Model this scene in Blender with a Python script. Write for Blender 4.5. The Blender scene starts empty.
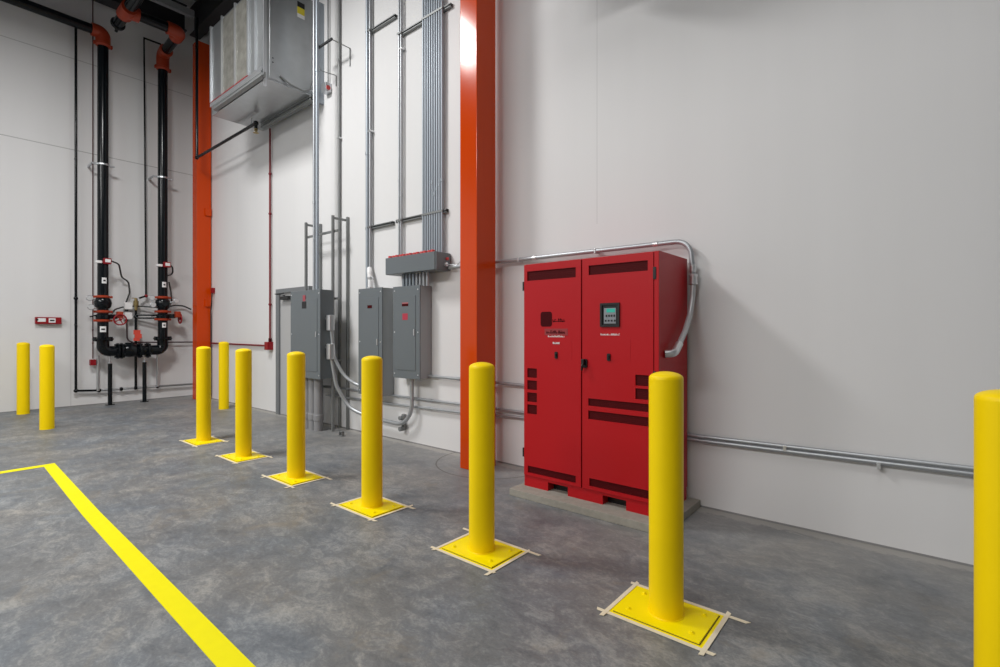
import bpy, bmesh, math, random
from mathutils import Vector, Matrix
random.seed(4)
PI = math.pi
scene = bpy.context.scene
COL = scene.collection

# ------------------------------------------------------------------ materials
def mat(name, color, rough=0.5, metal=0.0, bump=0.0, bump_scale=60.0, vary=0.0, vary_scale=3.0,
        stretch=(1, 1, 1), coat=0.0, emit=None, emit_strength=0.0, aniso=0.0, spec=0.5):
    m = bpy.data.materials.new(name); m.use_nodes = True
    nt = m.node_tree; N = nt.nodes; L = nt.links
    b = N['Principled BSDF']
    b.inputs['Base Color'].default_value = (*color, 1)
    b.inputs['Roughness'].default_value = rough
    b.inputs['Metallic'].default_value = metal
    b.inputs['Coat Weight'].default_value = coat
    b.inputs['Anisotropic'].default_value = aniso
    b.inputs['Specular IOR Level'].default_value = spec
    if emit:
        b.inputs['Emission Color'].default_value = (*emit, 1)
        b.inputs['Emission Strength'].default_value = emit_strength
    tc = N.new('ShaderNodeTexCoord'); mp = N.new('ShaderNodeMapping')
    mp.inputs['Scale'].default_value = stretch
    L.new(tc.outputs['Object'], mp.inputs['Vector'])
    nz = N.new('ShaderNodeTexNoise'); nz.inputs['Scale'].default_value = vary_scale
    nz.inputs['Detail'].default_value = 5
    L.new(mp.outputs['Vector'], nz.inputs['Vector'])
    if vary:
        mx = N.new('ShaderNodeMix'); mx.data_type = 'RGBA'
        mx.inputs['A'].default_value = (*[c * (1 - vary) for c in color], 1)
        mx.inputs['B'].default_value = (*[min(1, c * (1 + vary)) for c in color], 1)
        L.new(nz.outputs['Fac'], mx.inputs['Factor']); L.new(mx.outputs['Result'], b.inputs['Base Color'])
    if bump:
        n2 = N.new('ShaderNodeTexNoise'); n2.inputs['Scale'].default_value = bump_scale
        n2.inputs['Detail'].default_value = 3
        L.new(mp.outputs['Vector'], n2.inputs['Vector'])
        bp = N.new('ShaderNodeBump'); bp.inputs['Strength'].default_value = bump
        bp.inputs['Distance'].default_value = 0.01
        L.new(n2.outputs['Fac'], bp.inputs['Height']); L.new(bp.outputs['Normal'], b.inputs['Normal'])
    return m

M = {}
M['yellow'] = mat('yellow_paint', (0.94, 0.67, 0.0), 0.42, vary=0.05, vary_scale=4, bump=0.05, bump_scale=30, spec=0.2)
M['yellow_plate'] = mat('yellow_plate_paint', (0.95, 0.77, 0.0), 0.36, vary=0.05, vary_scale=9, bump=0.06, bump_scale=40, spec=0.25)
M['yellow_line'] = mat('yellow_line_paint', (0.82, 0.74, 0.0), 0.5, vary=0.04, vary_scale=14, spec=0.15)
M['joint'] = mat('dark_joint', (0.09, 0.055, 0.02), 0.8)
M['tape'] = mat('masking_tape', (0.72, 0.64, 0.48), 0.7, vary=0.08, vary_scale=25, bump=0.2, bump_scale=60)
M['orange'] = mat('orange_paint', (0.58, 0.052, 0.0), 0.16, vary=0.05, vary_scale=2, spec=0.3)
M['coupling'] = mat('orange_coupling', (0.34, 0.036, 0.008), 0.4, bump=0.1)
M['red'] = mat('red_enamel', (0.45, 0.006, 0.011), 0.36, vary=0.04, vary_scale=2, bump=0.03, bump_scale=160, spec=0.3)
M['red_dark'] = mat('vent_red', (0.085, 0.002, 0.004), 0.6, spec=0.15)
M['red_fire'] = mat('fire_red', (0.26, 0.006, 0.012), 0.4, spec=0.3)
M['maroon'] = mat('maroon_print', (0.055, 0.002, 0.004), 0.7, spec=0.1)
M['black'] = mat('black_plastic', (0.006, 0.006, 0.007), 0.4)
M['pipe'] = mat('black_pipe', (0.003, 0.005, 0.007), 0.2, bump=0.05, bump_scale=25, spec=0.3)
M['grey'] = mat('grey_enamel', (0.125, 0.143, 0.155), 0.42, vary=0.03, vary_scale=3)
M['grey_door'] = mat('grey_frame_paint', (0.17, 0.18, 0.19), 0.45)
M['door_leaf'] = mat('door_paint', (0.42, 0.42, 0.42), 0.5)
M['galv'] = mat('galvanised_steel', (0.58, 0.60, 0.62), 0.34, metal=0.9, vary=0.10, vary_scale=8)
M['strut'] = mat('strut_steel', (0.24, 0.25, 0.25), 0.5, metal=0.5)
M['conduit'] = mat('conduit_steel', (0.42, 0.44, 0.46), 0.4, metal=0.6, vary=0.05, vary_scale=3)
M['conduit_bank'] = mat('conduit_bank_steel', (0.33, 0.37, 0.41), 0.45, metal=0.5)
M['pvc'] = mat('grey_pvc', (0.26, 0.26, 0.27), 0.45)
M['sheet'] = mat('sheet_metal', (0.45, 0.47, 0.48), 0.30, metal=0.85, vary=0.12, vary_scale=7, aniso=0.6)
M['sheet_rib'] = mat('sheet_rib', (0.62, 0.64, 0.66), 0.3, metal=0.8)
M['filter'] = mat('painted_reflections', (0.24, 0.235, 0.21), 0.5, metal=0.5, vary=0.55, vary_scale=9, bump=0.4, bump_scale=25)  # bare metal bays: brown mottle painted in place of their reflections
M['box_galv'] = mat('galvanised_box', (0.30, 0.315, 0.325), 0.45, metal=0.2)
M['white'] = mat('white_label', (0.75, 0.75, 0.75), 0.5)
M['white_box'] = mat('white_box', (0.82, 0.82, 0.82), 0.45)
M['red_conduit'] = mat('dark_red_conduit', (0.17, 0.006, 0.012), 0.45, spec=0.3)
M['dial'] = mat('gauge_dial', (0.5, 0.51, 0.52), 0.4)
M['silver'] = mat('cast_aluminium', (0.70, 0.71, 0.72), 0.3, metal=0.8, bump=0.1, bump_scale=40)
M['flex'] = mat('grey_flex', (0.50, 0.51, 0.52), 0.35, metal=0.3)
M['brass'] = mat('brass', (0.35, 0.27, 0.12), 0.35, metal=0.8)
M['bushing'] = mat('red_bushing', (0.62, 0.06, 0.06), 0.5)
M['sticker_yellow'] = mat('yellow_sticker', (0.65, 0.55, 0.03), 0.5)
M['tag'] = mat('red_tag', (0.75, 0.08, 0.05), 0.5)
M['keypad'] = mat('grey_keypad', (0.24, 0.26, 0.29), 0.4)
M['lcd'] = mat('lcd_screen', (0.02, 0.2, 0.16), 0.3, emit=(0.04, 0.5, 0.38), emit_strength=0.35)
M['deck'] = mat('roof_deck', (0.20, 0.21, 0.22), 0.7)
M['dark_steel'] = mat('dark_steel', (0.02, 0.021, 0.023), 0.6)
M['joist'] = mat('joist_grey', (0.30, 0.31, 0.32), 0.6)
M['crete'] = mat('pad_concrete', (0.31, 0.292, 0.25), 0.85, vary=0.22, vary_scale=18, bump=0.35, bump_scale=50)
M['far_wall'] = mat('far_wall_grey', (0.6, 0.6, 0.6), 0.7)
M['cable'] = mat('black_cable', (0.03, 0.03, 0.03), 0.5)

def wall_material(name, lines, base_line=True):
    """Off-white metal wall panel: fine vertical ribs, panel seams at (axis, position, width, from, to), joint at the floor."""
    m = bpy.data.materials.new(name); m.use_nodes = True
    nt = m.node_tree; N = nt.nodes; L = nt.links
    b = N['Principled BSDF']; b.inputs['Roughness'].default_value = 0.5
    b.inputs['Specular IOR Level'].default_value = 0.35
    g = N.new('ShaderNodeNewGeometry'); sep = N.new('ShaderNodeSeparateXYZ')
    L.new(g.outputs['Position'], sep.inputs['Vector'])
    def math_(op, a, c=None):
        n = N.new('ShaderNodeMath'); n.operation = op
        for i, v in enumerate((a, c)):
            if v is None: continue
            if isinstance(v, (int, float)): n.inputs[i].default_value = v
            else: L.new(v, n.inputs[i])
        return n.outputs[0]
    mask = None
    for ax, p, w, ax2, lo, hi, dark in lines:
        v = math_('LESS_THAN', math_('ABSOLUTE', math_('SUBTRACT', sep.outputs[ax], p)), w)
        v = math_('MULTIPLY', v, math_('GREATER_THAN', sep.outputs[ax2], lo))
        v = math_('MULTIPLY', v, math_('LESS_THAN', sep.outputs[ax2], hi))
        v = math_('MULTIPLY', v, dark)
        mask = v if mask is None else math_('MAXIMUM', mask, v)
    if base_line:
        v = math_('MULTIPLY', math_('LESS_THAN', sep.outputs['Z'], 0.014), 0.75)
        mask = v if mask is None else math_('MAXIMUM', mask, v)
    mp = N.new('ShaderNodeMapping'); mp.inputs['Scale'].default_value = (1, 1, 0.06)
    L.new(g.outputs['Position'], mp.inputs['Vector'])
    nz = N.new('ShaderNodeTexNoise'); nz.inputs['Scale'].default_value = 2.2; nz.inputs['Detail'].default_value = 6
    L.new(mp.outputs['Vector'], nz.inputs['Vector'])
    mx = N.new('ShaderNodeMix'); mx.data_type = 'RGBA'
    mx.inputs['A'].default_value = (0.67, 0.668, 0.668, 1); mx.inputs['B'].default_value = (0.745, 0.742, 0.742, 1)
    L.new(nz.outputs['Fac'], mx.inputs['Factor'])
    out = mx.outputs['Result']
    if mask is not None:
        m2 = N.new('ShaderNodeMix'); m2.data_type = 'RGBA'
        m2.inputs['B'].default_value = (0.10, 0.10, 0.10, 1)
        L.new(mask, m2.inputs['Factor']); L.new(out, m2.inputs['A']); out = m2.outputs['Result']
    L.new(out, b.inputs['Base Color'])
    n3 = N.new('ShaderNodeTexNoise'); n3.inputs['Scale'].default_value = 26; n3.inputs['Detail'].default_value = 2
    L.new(mp.outputs['Vector'], n3.inputs['Vector'])
    bp = N.new('ShaderNodeBump'); bp.inputs['Strength'].default_value = 0.12; bp.inputs['Distance'].default_value = 0.004
    L.new(n3.outputs['Fac'], bp.inputs['Height']); L.new(bp.outputs['Normal'], b.inputs['Normal'])
    return m
M['wall_main'] = wall_material('wall_panel_main', [('X', -2.32, 0.004, 'Z', 2.45, 9, 0.2), ('X', -10.2, 0.004, 'Z', 0, 9, 0.12)])
M['wall_side'] = wall_material('wall_panel_side', [('Z', 4.87, 0.008, 'Y', -20, 9, 0.45), ('Z', 6.6, 0.008, 'Y', -20, 9, 0.35),
                                                   ('Y', 2.05, 0.006, 'Z', 0, 2.6, 0.2)])

def floor_material():
    m = bpy.data.materials.new('polished_concrete'); m.use_nodes = True
    nt = m.node_tree; N = nt.nodes; L = nt.links
    b = N['Principled BSDF']; b.inputs['Specular IOR Level'].default_value = 0.4
    g = N.new('ShaderNodeNewGeometry'); sep = N.new('ShaderNodeSeparateXYZ')
    L.new(g.outputs['Position'], sep.inputs['Vector'])
    def math_(op, a, c=None, d=None):
        n = N.new('ShaderNodeMath'); n.operation = op
        for i, v in enumerate((a, c, d)):
            if v is None: continue
            if isinstance(v, (int, float)): n.inputs[i].default_value = v
            else: L.new(v, n.inputs[i])
        return n.outputs[0]
    def noise(scale, detail, rough=0.6, dist=0.0, rot=0.0, st=(1, 1, 1)):
        mp = N.new('ShaderNodeMapping'); mp.inputs['Scale'].default_value = st
        mp.inputs['Rotation'].default_value = (0, 0, rot)
        L.new(g.outputs['Position'], mp.inputs['Vector'])
        n = N.new('ShaderNodeTexNoise'); n.inputs['Scale'].default_value = scale
        n.inputs['Detail'].default_value = detail; n.inputs['Roughness'].default_value = rough
        n.inputs['Distortion'].default_value = dist
        L.new(mp.outputs['Vector'], n.inputs['Vector'])
        return n.outputs['Fac']
    big = noise(1.6, 6, 0.65, 0.8)
    mid = noise(6.5, 10, 0.75, 1.0, 0.7, (1, 1.6, 1))
    fine = noise(45, 6, 0.75, 0.5, 0.7, (1, 1.4, 1))
    v = math_('ADD', math_('MULTIPLY', big, 0.30), math_('ADD', math_('MULTIPLY', mid, 0.45), math_('MULTIPLY', fine, 0.25)))
    r = N.new('ShaderNodeValToRGB'); e = r.color_ramp.elements
    e[0].position = 0.38; e[0].color = (0.085, 0.090, 0.098, 1)
    e[1].position = 0.60; e[1].color = (0.275, 0.272, 0.262, 1)
    x = e.new(0.5); x.color = (0.150, 0.155, 0.161, 1)
    L.new(v, r.inputs['Fac']); out = r.outputs['Color']
    # brownish stains
    st = noise(2.4, 7, 0.7, 1.0); stm = N.new('ShaderNodeMapRange')
    stm.inputs['From Min'].default_value = 0.56; stm.inputs['From Max'].default_value = 0.75; stm.inputs['To Max'].default_value = 0.6
    L.new(st, stm.inputs['Value'])
    m1 = N.new('ShaderNodeMix'); m1.data_type = 'RGBA'; m1.inputs['B'].default_value = (0.19, 0.165, 0.13, 1)
    L.new(stm.outputs['Result'], m1.inputs['Factor']); L.new(out, m1.inputs['A']); out = m1.outputs['Result']
    # bluish and beige drifts
    hue = noise(1.1, 4, 0.6, 0.4); hm = N.new('ShaderNodeMapRange')
    hm.inputs['From Min'].default_value = 0.38; hm.inputs['From Max'].default_value = 0.62
    L.new(hue, hm.inputs['Value'])
    hc = N.new('ShaderNodeMix'); hc.data_type = 'RGBA'; hc.inputs['A'].default_value = (1.0, 1.07, 1.13, 1); hc.inputs['B'].default_value = (1.15, 1.12, 1.06, 1)
    L.new(hm.outputs['Result'], hc.inputs['Factor'])
    hx = N.new('ShaderNodeMix'); hx.data_type = 'RGBA'; hx.blend_type = 'MULTIPLY'; hx.inputs['Factor'].default_value = 1
    L.new(out, hx.inputs['A']); L.new(hc.outputs['Result'], hx.inputs['B']); out = hx.outputs['Result']
    # paler unpolished strip along the main wall
    ed = math_('ADD', sep.outputs['Y'], math_('MULTIPLY', mid, 0.25))
    em = N.new('ShaderNodeMapRange'); em.inputs['From Min'].default_value = 4.20; em.inputs['From Max'].default_value = 4.235
    em.inputs['To Max'].default_value = 0.75
    L.new(ed, em.inputs['Value'])
    m2 = N.new('ShaderNodeMix'); m2.data_type = 'RGBA'; m2.inputs['B'].default_value = (0.42, 0.40, 0.365, 1)
    L.new(em.outputs['Result'], m2.inputs['Factor']); L.new(out, m2.inputs['A']); out = m2.outputs['Result']
    dm = N.new('ShaderNodeMapRange'); dm.inputs['From Min'].default_value = 2.7; dm.inputs['From Max'].default_value = 4.1  # broad paler zone by the wall: cleaner concrete, plus light and reflection painted in
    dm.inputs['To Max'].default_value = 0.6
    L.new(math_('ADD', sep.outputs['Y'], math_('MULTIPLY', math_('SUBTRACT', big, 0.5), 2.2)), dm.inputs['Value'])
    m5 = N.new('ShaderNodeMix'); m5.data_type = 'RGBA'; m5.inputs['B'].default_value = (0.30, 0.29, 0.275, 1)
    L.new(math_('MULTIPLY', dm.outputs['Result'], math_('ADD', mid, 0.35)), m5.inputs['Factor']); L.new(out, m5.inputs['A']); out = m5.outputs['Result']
    # round isolation joint about the column and the saw-cut joint leading from it
    cx, cy = -3.58, 4.17
    dx = math_('SUBTRACT', sep.outputs['X'], cx); dy = math_('SUBTRACT', sep.outputs['Y'], cy)
    d = math_('SQRT', math_('ADD', math_('MULTIPLY', dx, dx), math_('MULTIPLY', dy, dy)))
    ring = math_('LESS_THAN', math_('ABSOLUTE', math_('SUBTRACT', d, 0.625)), 0.008)
    cut = math_('MULTIPLY', math_('LESS_THAN', math_('ABSOLUTE', math_('ADD', sep.outputs['X'], 3.6)), 0.003),
                math_('MULTIPLY', math_('LESS_THAN', sep.outputs['Y'], 3.545), math_('GREATER_THAN', sep.outputs['Y'], 2.9)))
    jm = math_('MULTIPLY', math_('MAXIMUM', ring, math_('MULTIPLY', cut, 0.6)), 0.75)
    m3 = N.new('ShaderNodeMix'); m3.data_type = 'RGBA'; m3.inputs['B'].default_value = (0.07, 0.065, 0.06, 1)
    L.new(jm, m3.inputs['Factor']); L.new(out, m3.inputs['A']); out = m3.outputs['Result']
    L.new(out, b.inputs['Base Color'])
    rr = N.new('ShaderNodeMapRange'); rr.inputs['To Min'].default_value = 0.36; rr.inputs['To Max'].default_value = 0.62
    L.new(mid, rr.inputs['Value']); L.new(rr.outputs['Result'], b.inputs['Roughness'])
    bp = N.new('ShaderNodeBump'); bp.inputs['Strength'].default_value = 0.12; bp.inputs['Distance'].default_value = 0.004
    L.new(mid, bp.inputs['Height']); L.new(bp.outputs['Normal'], b.inputs['Normal'])
    return m
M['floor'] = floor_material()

# ------------------------------------------------------------------ mesh helpers
def fillet(pts, r, n=8):
    pts = [Vector(p) for p in pts]
    if not r: return pts
    out = [pts[0]]
    for i in range(1, len(pts) - 1):
        a, p, c = pts[i - 1], pts[i], pts[i + 1]
        u = (a - p); v = (c - p); lu, lv = u.length, v.length
        u.normalize(); v.normalize()
        ang = u.angle(v)
        if ang > PI - 0.02: out.append(p); continue
        d = min(r / math.tan(ang / 2), lu * 0.49, lv * 0.49)
        rr = d * math.tan(ang / 2)
        cen = p + (u + v).normalized() * (rr / math.sin(ang / 2))
        s, e = p + u * d - cen, p + v * d - cen
        tot = s.angle(e); ax = s.cross(e).normalized()
        for k in range(n + 1):
            out.append(cen + Matrix.Rotation(tot * k / n, 3, ax) @ s)
    out.append(pts[-1])
    return out

def tube(bm, pts, r, seg=14, bend=0.0, n=8):
    pts = fillet(pts, bend, n)
    rings = []
    t0 = (pts[1] - pts[0]).normalized()
    up = Vector((0, 0, 1)) if abs(t0.z) < 0.9 else Vector((1, 0, 0))
    x = t0.cross(up).normalized()
    prev = t0
    for i, p in enumerate(pts):
        if i == 0: t = t0; plane = t
        elif i == len(pts) - 1: t = (pts[i] - pts[i - 1]).normalized()
        else: t = ((pts[i] - pts[i - 1]).normalized() + (pts[i + 1] - pts[i]).normalized()).normalized()
        q = prev.rotation_difference(t); x = (q @ x).normalized(); prev = t
        y = t.cross(x).normalized()
        rings.append([bm.verts.new(p + (x * math.cos(2 * PI * k / seg) + y * math.sin(2 * PI * k / seg)) * r) for k in range(seg)])
    for a, c in zip(rings, rings[1:]):
        for k in range(seg):
            bm.faces.new((a[k], a[(k + 1) % seg], c[(k + 1) % seg], c[k]))
    bm.faces.new(rings[0][::-1]); bm.faces.new(rings[-1])

def box(bm, x0, x1, y0, y1, z0, z1, bevel=0.0, segs=2):
    vs = [bm.verts.new((x, y, z)) for x in (x0, x1) for y in (y0, y1) for z in (z0, z1)]
    fs = [(0, 1, 3, 2), (4, 6, 7, 5), (0, 4, 5, 1), (2, 3, 7, 6), (0, 2, 6, 4), (1, 5, 7, 3)]
    faces = [bm.faces.new([vs[i] for i in f]) for f in fs]
    if bevel:
        es = list({e for f in faces for e in f.edges})
        bmesh.ops.bevel(bm, geom=es, offset=bevel, segments=segs, profile=0.5, affect='EDGES')

def lathe(bm, prof, cen, axis='Z', seg=32):
    """Turn a profile of (radius, height) about an axis through cen."""
    cen = Vector(cen); rings = []
    A = {'Z': (Vector((1, 0, 0)), Vector((0, 1, 0)), Vector((0, 0, 1))),
         'Y': (Vector((0, 0, 1)), Vector((1, 0, 0)), Vector((0, 1, 0))),
         'X': (Vector((0, 1, 0)), Vector((0, 0, 1)), Vector((1, 0, 0)))}[axis]
    for r, h in prof:
        if r < 1e-6: rings.append([bm.verts.new(cen + A[2] * h)])
        else: rings.append([bm.verts.new(cen + A[2] * h + (A[0] * math.cos(2 * PI * k / seg) + A[1] * math.sin(2 * PI * k / seg)) * r) for k in range(seg)])
    for a, c in zip(rings, rings[1:]):
        for k in range(seg):
            k2 = (k + 1) % seg
            if len(a) == 1 and len(c) == 1: continue
            if len(a) == 1: bm.faces.new((a[0], c[k2], c[k]))
            elif len(c) == 1: bm.faces.new((a[k], a[k2], c[0]))
            else: bm.faces.new((a[k], a[k2], c[k2], c[k]))
    if len(rings[0]) > 1: bm.faces.new(rings[0][::-1])
    if len(rings[-1]) > 1: bm.faces.new(rings[-1])

def disc(bm, cen, r, h, axis='Z', seg=24, bev=0.15):
    b = min(r, h) * bev
    lathe(bm, [(r - b, -h / 2), (r, -h / 2 + b), (r, h / 2 - b), (r - b, h / 2)], cen, axis, seg)

def ball(bm, cen, r, sz=1.0, axis='Z', seg=24):
    lathe(bm, [(math.sin(PI * i / 12) * r, -math.cos(PI * i / 12) * r * sz) for i in range(13)], cen, axis, seg)

def torus(bm, cen, R, r, axis='X', seg=28, rs=8):
    cen = Vector(cen)
    U, V, W = {'X': (Vector((0, 1, 0)), Vector((0, 0, 1)), Vector((1, 0, 0))),
               'Y': (Vector((0, 0, 1)), Vector((1, 0, 0)), Vector((0, 1, 0))),
               'Z': (Vector((1, 0, 0)), Vector((0, 1, 0)), Vector((0, 0, 1)))}[axis]
    rings = []
    for k in range(seg):
        a = 2 * PI * k / seg; d = U * math.cos(a) + V * math.sin(a)
        rings.append([bm.verts.new(cen + d * (R + r * math.cos(2 * PI * j / rs)) + W * r * math.sin(2 * PI * j / rs)) for j in range(rs)])
    for k in range(seg):
        a, c = rings[k], rings[(k + 1) % seg]
        for j in range(rs):
            bm.faces.new((a[j], c[j], c[(j + 1) % rs], a[(j + 1) % rs]))

def arc_patch(bm, cx, cy, r, z0, z1, a0, a1, th=0.003, n=10):
    """A label wrapped on an upright pipe."""
    g = []
    for rr in (r, r + th):
        g.append([[bm.verts.new((cx + rr * math.cos(a0 + (a1 - a0) * k / n), cy + rr * math.sin(a0 + (a1 - a0) * k / n), z)) for k in range(n + 1)] for z in (z0, z1)])
    (ib, it), (ob, ot) = g
    for k in range(n):
        bm.faces.new((ob[k], ob[k + 1], ot[k + 1], ot[k])); bm.faces.new((ib[k], it[k], it[k + 1], ib[k + 1]))
        bm.faces.new((ot[k], ot[k + 1], it[k + 1], it[k])); bm.faces.new((ob[k], ib[k], ib[k + 1], ob[k + 1]))
    for k in (0, n):
        f = (ob[k], ot[k], it[k], ib[k]); bm.faces.new(f if k == n else f[::-1])

def frame_plate(bm, x0, x1, z0, z1, holes, y0, y1):
    """A vertical sheet from y0 (front) to y1 with rectangular openings (x0,x1,z0,z1)."""
    xs = sorted({x0, x1, *[h[0] for h in holes], *[h[1] for h in holes]})
    zs = sorted({z0, z1, *[h[2] for h in holes], *[h[3] for h in holes]})
    def solid(i, j):
        if not (0 <= i < len(xs) - 1 and 0 <= j < len(zs) - 1): return False
        cx, cz = (xs[i] + xs[i + 1]) / 2, (zs[j] + zs[j + 1]) / 2
        return not any(h[0] < cx < h[1] and h[2] < cz < h[3] for h in holes)
    V = {}
    def v(i, j, y):
        k = (i, j, y)
        if k not in V: V[k] = bm.verts.new((xs[i], y, zs[j]))
        return V[k]
    for i in range(len(xs) - 1):
        for j in range(len(zs) - 1):
            if not solid(i, j): continue
            bm.faces.new((v(i, j, y0), v(i + 1, j, y0), v(i + 1, j + 1, y0), v(i, j + 1, y0)))
            bm.faces.new((v(i, j, y1), v(i, j + 1, y1), v(i + 1, j + 1, y1), v(i + 1, j, y1)))
            if not solid(i - 1, j): bm.faces.new((v(i, j, y0), v(i, j + 1, y0), v(i, j + 1, y1), v(i, j, y1)))
            if not solid(i + 1, j): bm.faces.new((v(i + 1, j, y0), v(i + 1, j, y1), v(i + 1, j + 1, y1), v(i + 1, j + 1, y0)))
            if not solid(i, j - 1): bm.faces.new((v(i, j, y0), v(i, j, y1), v(i + 1, j, y1), v(i + 1, j, y0)))
            if not solid(i, j + 1): bm.faces.new((v(i, j + 1, y0), v(i + 1, j + 1, y0), v(i + 1, j + 1, y1), v(i, j + 1, y1)))

# ------------------------------------------------------------------ object helpers
def obj(name, fn, m, parent=None, label=None):
    bm = bmesh.new(); fn(bm)
    bmesh.ops.recalc_face_normals(bm, faces=bm.faces)
    me = bpy.data.meshes.new(name); bm.to_mesh(me); bm.free()
    for p in me.polygons: p.use_smooth = True
    me.set_sharp_from_angle(angle=math.radians(35))
    me.materials.append(M[m] if isinstance(m, str) else m)
    o = bpy.data.objects.new(name, me); COL.objects.link(o)
    if parent is not None:
        o.parent = parent
        o.matrix_parent_inverse = parent.matrix_basis.inverted()
    if any(len(p.vertices) == 4 for p in me.polygons):
        wn = o.modifiers.new('weighted_normals', 'WEIGHTED_NORMAL'); wn.keep_sharp = True
    if label: o['label'] = label
    return o
def thing(name, label, cat, loc, group=None):
    o = bpy.data.objects.new(name, None); COL.objects.link(o)
    o.empty_display_size = 0.1; o.location = loc; o['label'] = label; o['category'] = cat
    o.matrix_basis = Matrix.Translation(Vector(loc))
    if group: o['group'] = group
    return o
def tag(o, label, cat, group=None, kind=None):
    o['label'] = label; o['category'] = cat
    if group: o['group'] = group
    if kind: o['kind'] = kind
    return o
def struct(name, fn, m, parent=None, label=None, cat=None):
    o = obj(name, fn, m, parent)
    if parent is None: o['kind'] = 'structure'
    if label: o['label'] = label
    if cat: o['category'] = cat
    return o
B = lambda *a, **k: (lambda bm: box(bm, *a, **k))
T = lambda *a, **k: (lambda bm: tube(bm, *a, **k))
def each(name, fns, m, parent, label=None):
    return [obj(name, f, m, parent, label) for f in fns]
D = lambda *a, **k: (lambda bm: disc(bm, *a, **k))
def multi(*fns):
    def f(bm):
        for g in fns: g(bm)
    return f

# ------------------------------------------------------------------ the setting
WY = 4.20      # main wall plane
WX = -12.30    # side wall plane
CEIL = 8.75
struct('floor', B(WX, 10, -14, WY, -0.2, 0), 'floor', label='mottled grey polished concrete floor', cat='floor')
struct('wall_back', B(WX - 0.2, 10, WY, WY + 0.2, -0.2, CEIL), 'wall_main', label='off-white metal panel wall behind the red cabinet', cat='wall')
struct('wall_left', B(WX - 0.2, WX, -14, WY, -0.2, CEIL), 'wall_side', label='off-white metal panel wall behind the black fire risers', cat='wall')
struct('wall_right', B(10, 10.2, -14, WY + 0.2, -0.2, CEIL), 'far_wall')
struct('wall_front', B(WX - 0.2, 10.2, -14.2, -14, -0.2, CEIL), 'far_wall')
struct('ceiling', B(WX - 0.2, 10.2, -14.2, WY + 0.2, CEIL, CEIL + 0.2), 'deck', label='dark grey roof deck', cat='ceiling')
# edge beams under the deck
def ibeam_y(bm, x, y0, y1, z0, z1, w):
    box(bm, x - w / 2, x + w / 2, y0, y1, z0, z0 + 0.02); box(bm, x - w / 2, x + w / 2, y0, y1, z1 - 0.02, z1)
    box(bm, x - 0.01, x + 0.01, y0, y1, z0 + 0.02, z1 - 0.02)
def ibeam_x(bm, y, x0, x1, z0, z1, w):
    box(bm, x0, x1, y - w / 2, y + w / 2, z0, z0 + 0.02); box(bm, x0, x1, y - w / 2, y + w / 2, z1 - 0.02, z1)
    box(bm, x0, x1, y - 0.01, y + 0.01, z0 + 0.02, z1 - 0.02)
struct('trim_1', lambda bm: ibeam_y(bm, -11.98, -14, 3.86, 7.76, 8.3, 0.3), 'dark_steel', label='dark steel edge beam under the roof above the fire risers', cat='beam')
struct('trim_2', lambda bm: ibeam_x(bm, 4.03, -11.9, 9.9, 7.72, 8.3, 0.2), 'dark_steel', label='dark steel edge beam on top of the corner column', cat='beam')
struct('trim_3', B(-11.66, -11.56, -14, 3.9, 7.97, 8.10), 'joist', label='pale grey joist chord running under the roof', cat='beam')
for i, yy in enumerate((2.6, 3.4)):
    struct('trim_%d' % (4 + i), B(-11.5, 9.8, yy - 0.06, yy + 0.06, 8.35, 8.7), 'dark_steel', label='dark roof joist', cat='beam')

# door in the main wall, mostly behind the first grey panel
struct('door_1', B(-8.42, -7.50, WY - 0.03, WY + 0.0, 0.01, 2.09), 'door_leaf', label='grey steel door mostly hidden behind the tall grey panel', cat='door')
d1 = bpy.data.objects['door_1']
obj('door_frame', multi(B(-8.51, -8.40, WY - 0.06, WY, 0, 2.15), B(-7.52, -7.41, WY - 0.06, WY, 0, 2.15), B(-8.40, -7.52, WY - 0.06, WY, 2.08, 2.15)), 'grey_door', d1)
obj('door_closer', multi(B(-8.30, -8.02, WY - 0.10, WY - 0.03, 1.96, 2.02, bevel=0.005), T([(-8.16, WY - 0.08, 2.03), (-8.33, WY - 0.16, 2.055), (-8.20, WY - 0.07, 2.07)], 0.009)), 'dark_steel', d1)

# ------------------------------------------------------------------ painted floor line
def line_fn(bm):
    ri = [(-7.10, 0.965), (-5.0, 0.905), (-2.28, 0.868), (0.6, 0.85)]
    ro = [(-7.21, 1.066), (-5.0, 1.012), (-2.22, 0.976), (0.6, 0.955)]
    z = 0.0025
    pts = [(-7.195, -2.2), (-7.085, -2.2)] + ri + ro[::-1]
    top = [bm.verts.new((x, y, z)) for x, y in pts]; bot = [bm.verts.new((x, y, 0.0)) for x, y in pts]
    n = len(pts)
    # quads: leg, corner, stripe
    quads = [(0, 1, 2, 9), (2, 3, 8, 9), (3, 4, 7, 8), (4, 5, 6, 7)]
    for q in quads: bm.faces.new([top[i] for i in q]); bm.faces.new([bot[i] for i in q[::-1]])
    for i in range(n): bm.faces.new((bot[i], bot[(i + 1) % n], top[(i + 1) % n], top[i]))
tag(obj('floor_line', line_fn, 'yellow_line'), 'bright yellow line painted on the concrete floor, turning a corner', 'floor line')

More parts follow.
